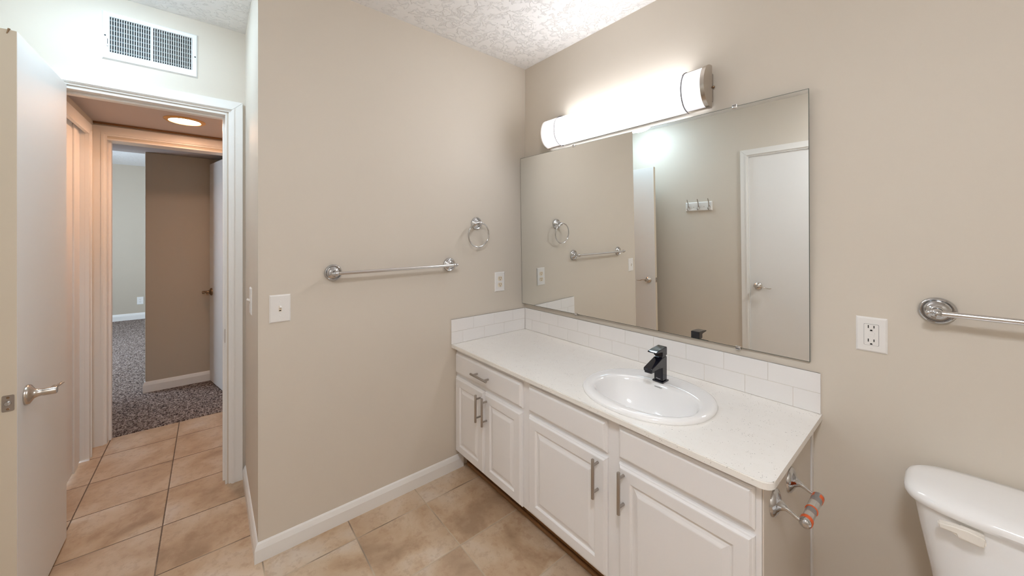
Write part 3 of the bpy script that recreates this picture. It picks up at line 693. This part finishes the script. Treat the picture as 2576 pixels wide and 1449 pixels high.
def tiles(name, label, ax, length, off_top, end_at):
    t_ = thing(name, label, 'backsplash', ((.762, -.005, .7145) if ax == 0 else (.005, -.283, .7145)))
    g_ = NB(); b = NB(); P = .1524; g2 = .0007
    if ax == 0: box(g_, .001, 1.5235, -.0068, 0, .7150, .8545)
    else: box(g_, .0, .0068, -.5655, -.0085, .7150, .8545)
    for row, (z0, z1) in enumerate(((.7150, .7852), (.7852, .8552))):
        st = 0 if row else P / 2
        cuts = [0.0085 if ax == 0 else .0085]; k = 0
        while True:
            c = st + P * k; k += 1
            if ax == 1: c = (.2645 - P + P * (k - 1) if row else .3376 - 2 * P + P * (k - 1))
            if c <= .02: continue
            if c >= length - .003: break
            cuts.append(c)
        cuts.append(length)
        for a, c in zip(cuts[:-1], cuts[1:]):
            if ax == 0: box(b, a + g2, c - g2 if c < length else c, -.0082 - random.uniform(0, .0002), -.001, z0 + g2, z1 - g2, .0011, 2)
            else: box(b, .001, .0082 + random.uniform(0, .0002), -(c - g2 if c < length else c), -(a + g2), z0 + g2, z1 - g2, .0011, 2)
    obj('grout', g_, M_GROUT, t_); obj('tiles', b, M_SUBWAY, t_)
tiles('tile_backsplash', 'long white subway tile backsplash beneath the mirror', 0, 1.5245, 0, 0)
tiles('tile_backsplash', 'short white subway tile backsplash on the left wall', 1, .5665, 0, 0)

# ---------------------------------------------------------------- sink
sk = thing('sink', 'white oval drop-in porcelain sink set in the countertop', 'sink', (SX, SY, .7145))
b = NB(); N = 96
IX, IY = 1.062, -.345
rows = [(.243, .218, 2.15, SX, SY + .002, .7150), (.2445, .2195, 2.15, SX, SY + .002, .7195), (.2425, .2175, 2.15, SX, SY + .002, .7255), (.236, .211, 2.15, SX, SY + .001, .7305), (.226, .200, 2.15, SX, SY, .7325),
        (.207, .150, 2.25, IX, -.349, .7315), (.199, .142, 2.25, IX, -.350, .7290), (.193, .136, 2.25, IX, -.351, .7230), (.188, .131, 2.25, IX, -.351, .712),
        (.181, .124, 2.2, IX, -.350, .690), (.168, .112, 2.15, IX, -.349, .660), (.145, .095, 2.1, IX, -.347, .628), (.110, .072, 2.05, IX, -.345, .604), (.065, .045, 2.0, IX, -.343, .592), (.024, .024, 2.0, IX, -.340, .588)]
rings = []
for a, bb, n, cx_, cy_, z in rows: rings.append([b.verts.new((*sup(a, bb, n, 2 * PI * k / N, cx_, cy_), z)) for k in range(N)])
for p, q in zip(rings[:-1], rings[1:]):
    for k in range(N): b.faces.new((p[k], q[k], q[(k + 1) % N], p[(k + 1) % N]))
# outside of the bowl so that it has thickness
low = [(.215, .180, 2.15, SX, SY, .7150), (.212, .165, 2.15, IX - .004, -.333, .700), (.190, .134, 2.1, IX, -.347, .655), (.128, .088, 2.05, IX, -.345, .598), (.030, .030, 2, IX, -.340, .578)]
r2 = []
for a, bb, n, cx_, cy_, z in low: r2.append([b.verts.new((*sup(a, bb, n, 2 * PI * k / N, cx_, cy_), z)) for k in range(N)])
allr = [rings[0]] + r2 + [rings[-1]]
for p, q in zip(allr[:-1], allr[1:]):
    for k in range(N): b.faces.new((p[(k + 1) % N], q[(k + 1) % N], q[k], p[k]))
obj('basin', b, M_CERAM, sk, smooth=True)
b = NB(); lathe(b, [(.0, -.002), (.0235, -.002), (.0240, .001), (.018, .002), (.016, -.001), (0, -.0015)], (IX, -.340, .590), (0, 0, 1), 28); obj('drain', b, M_CHROME, sk, smooth=True)
# lettering on the rear inside of the rim
tm = text_mesh('MANSFIELD', .0062, Matrix.Translation((1.052, -.2205, .7145)) @ Matrix.Rotation(math.radians(78), 4, 'X'))
o_ = obj('maker_mark', tm, M_INK, sk); o_['label'] = 'small grey lettering'

# ---------------------------------------------------------------- faucet
fa = thing('faucet', 'black square single-handle faucet standing on the rear of sink', 'faucet', (1.046, -.193, .732))
FX, FY, FZ0 = 1.046, -.190, .7325
b = NB(); box(b, FX - .0235, FX + .0235, FY - .0240, FY + .0235, FZ0 - .001, FZ0 + .0055, .0018, 2); obj('base_plate', b, M_FAUCET, fa)
b = NB()
W0, W1 = .0180, .0185
# body with the spout growing forward out of it (side outline in y,z)
out = [(FY + .018, FZ0 + .005), (FY - .0185, FZ0 + .005), (FY - .0185, FZ0 + .058), (FY - .040, FZ0 + .0625), (FY - .082, FZ0 + .0600), (FY - .100, FZ0 + .0600), (FY - .1005, FZ0 + .0735), (FY - .070, FZ0 + .0830), (FY - .030, FZ0 + .0960), (FY - .018, FZ0 + .1000), (FY + .018, FZ0 + .1020)]
prism(b, out, 0, FX - W1, FX + W1)
bmesh.ops.recalc_face_normals(b, faces=b.faces)
bmesh.ops.bevel(b, geom=[e for e in b.edges if e.calc_face_angle(0) > .5], offset=.0022, segments=3, affect='EDGES')
obj('body', b, M_FAUCET, fa, smooth=True)
b = NB(); box(b, FX - .0145, FX + .0145, FY - .099, FY - .074, FZ0 + .0540, FZ0 + .0605, .001); obj('aerator', b, M_FAUCET, fa)
b = NB(); prism(b, [(FY + .0175, FZ0 + .1065), (FY - .0195, FZ0 + .1050), (FY - .0195, FZ0 + .1230), (FY - .030, FZ0 + .1255), (FY - .069, FZ0 + .1270), (FY - .070, FZ0 + .1315), (FY - .040, FZ0 + .1365), (FY, FZ0 + .1400), (FY + .0175, FZ0 + .1400)], 0, FX - .0190, FX + .0190)
bmesh.ops.recalc_face_normals(b, faces=b.faces)
bmesh.ops.bevel(b, geom=[e for e in b.edges if e.calc_face_angle(0) > .5], offset=.0015, segments=3, affect='EDGES')
obj('handle', b, M_FAUCET, fa, smooth=True)
b = NB(); box(b, FX - .0155, FX + .0155, FY - .0155, FY + .0150, FZ0 + .1000, FZ0 + .1080); obj('neck', b, M_FAUCET, fa)
tm = text_mesh('Pfister', .0075, Matrix.Translation((FX, FY - .0187, FZ0 + .013)) @ Matrix.Rotation(math.radians(90), 4, 'X'), .0002)
o_ = obj('maker_mark', tm, M_INKW, fa); o_['label'] = 'small light lettering'

# ---------------------------------------------------------------- toilet
to = thing('toilet', 'white porcelain toilet with rounded tank lid at the lower right', 'toilet', (1.995, -.35, 0))
TX = 1.986
def tank_ring(bm, hw, y0, y1, z, n=64, e=5.0, rb=1.0):
    yc, hy = (y0 + y1) / 2, (y1 - y0) / 2
    return [bm.verts.new((TX + hw * math.copysign(abs(math.cos(a)) ** (2 / e), math.cos(a)), yc + hy * math.copysign(abs(math.sin(a)) ** (2 / e), math.sin(a)), z)) for a in [2 * PI * (k + .5) / n for k in range(n)]]
def skin(bm, rings, cap0=True, cap1=True):
    for p, q in zip(rings[:-1], rings[1:]):
        n = len(p)
        for k in range(n): bm.faces.new((p[k], p[(k + 1) % n], q[(k + 1) % n], q[k]))
    if cap0: bm.faces.new(list(reversed(rings[0])))
    if cap1: bm.faces.new(rings[-1])
b = NB(); skin(b, [tank_ring(b, .185, -.185, -.030, .345, e=4), tank_ring(b, .200, -.205, -.024, .36, e=4.5), tank_ring(b, .212, -.214, -.022, .46, e=5), tank_ring(b, .232, -.228, -.020, .58, e=5.5), tank_ring(b, .240, -.234, -.018, .640, e=6)])
obj('tank', b, M_CERAM, to, smooth=True)
b = NB(); skin(b, [tank_ring(b, .245, -.238, -.014, .6405, e=4), tank_ring(b, .256, -.250, -.010, .645, e=4), tank_ring(b, .2600, -.255, -.008, .653, e=3.8), tank_ring(b, .2590, -.254, -.009, .662, e=3.7), tank_ring(b, .254, -.249, -.012, .669, e=3.6), tank_ring(b, .243, -.238, -.020, .675, e=3.5), tank_ring(b, .220, -.215, -.040, .6785, e=3.2), tank_ring(b, .18, -.18, -.07, .6805, e=3), tank_ring(b, .09, -.14, -.11, .681, e=3)])
obj('tank_lid', b, M_CERAM, to, smooth=True)
h = thing_part('flush_lever', to, (1.85, -.25, .625))
b = NB(); box(b, 1.822, 1.858, -.246, -.231, .612, .634, .003); obj('mount', b, M_LEVER, h)
b = NB()
outl = [(1.787, .6330), (1.789, .6200), (1.815, .6200), (1.817, .6130), (1.852, .6110), (1.8595, .6150), (1.8600, .6290), (1.853, .6360), (1.834, .6390), (1.810, .6370)]
prism(b, outl, 1, -.262, -.244); bmesh.ops.recalc_face_normals(b, faces=b.faces)
bmesh.ops.bevel(b, geom=[e for e in b.edges if e.calc_face_angle(0) > .4], offset=.003, segments=3, affect='EDGES'); obj('paddle', b, M_LEVER, h, smooth=True)
# bowl, pedestal, seat and lid (below the frame)
def oval(bm, hw, y0, y1, z, n=48): 
    yc, hy = (y0 + y1) / 2, (y1 - y0) / 2; return [bm.verts.new((TX + hw * math.cos(2 * PI * k / n), yc + hy * math.sin(2 * PI * k / n), z)) for k in range(n)]
b = NB(); skin(b, [oval(b, .115, -.56, -.16, .0), oval(b, .118, -.57, -.15, .03), oval(b, .095, -.54, -.16, .12), oval(b, .115, -.60, -.12, .24), oval(b, .165, -.68, -.07, .33), oval(b, .185, -.715, -.05, .375), oval(b, .180, -.71, -.055, .388)], True, True)
obj('bowl', b, M_CERAM, to, smooth=True)
b = NB(); skin(b, [oval(b, .178, -.715, -.252, .3885), oval(b, .186, -.722, -.246, .395), oval(b, .186, -.722, -.246, .400), oval(b, .180, -.716, -.252, .405)]); obj('seat', b, M_CERAM, to, smooth=True)
b = NB(); skin(b, [oval(b, .180, -.716, -.252, .4055), oval(b, .187, -.722, -.246, .411), oval(b, .183, -.718, -.25, .421), oval(b, .15, -.68, -.28, .428), oval(b, .05, -.5, -.42, .431)]); obj('seat_lid', b, M_CERAM, to, smooth=True)
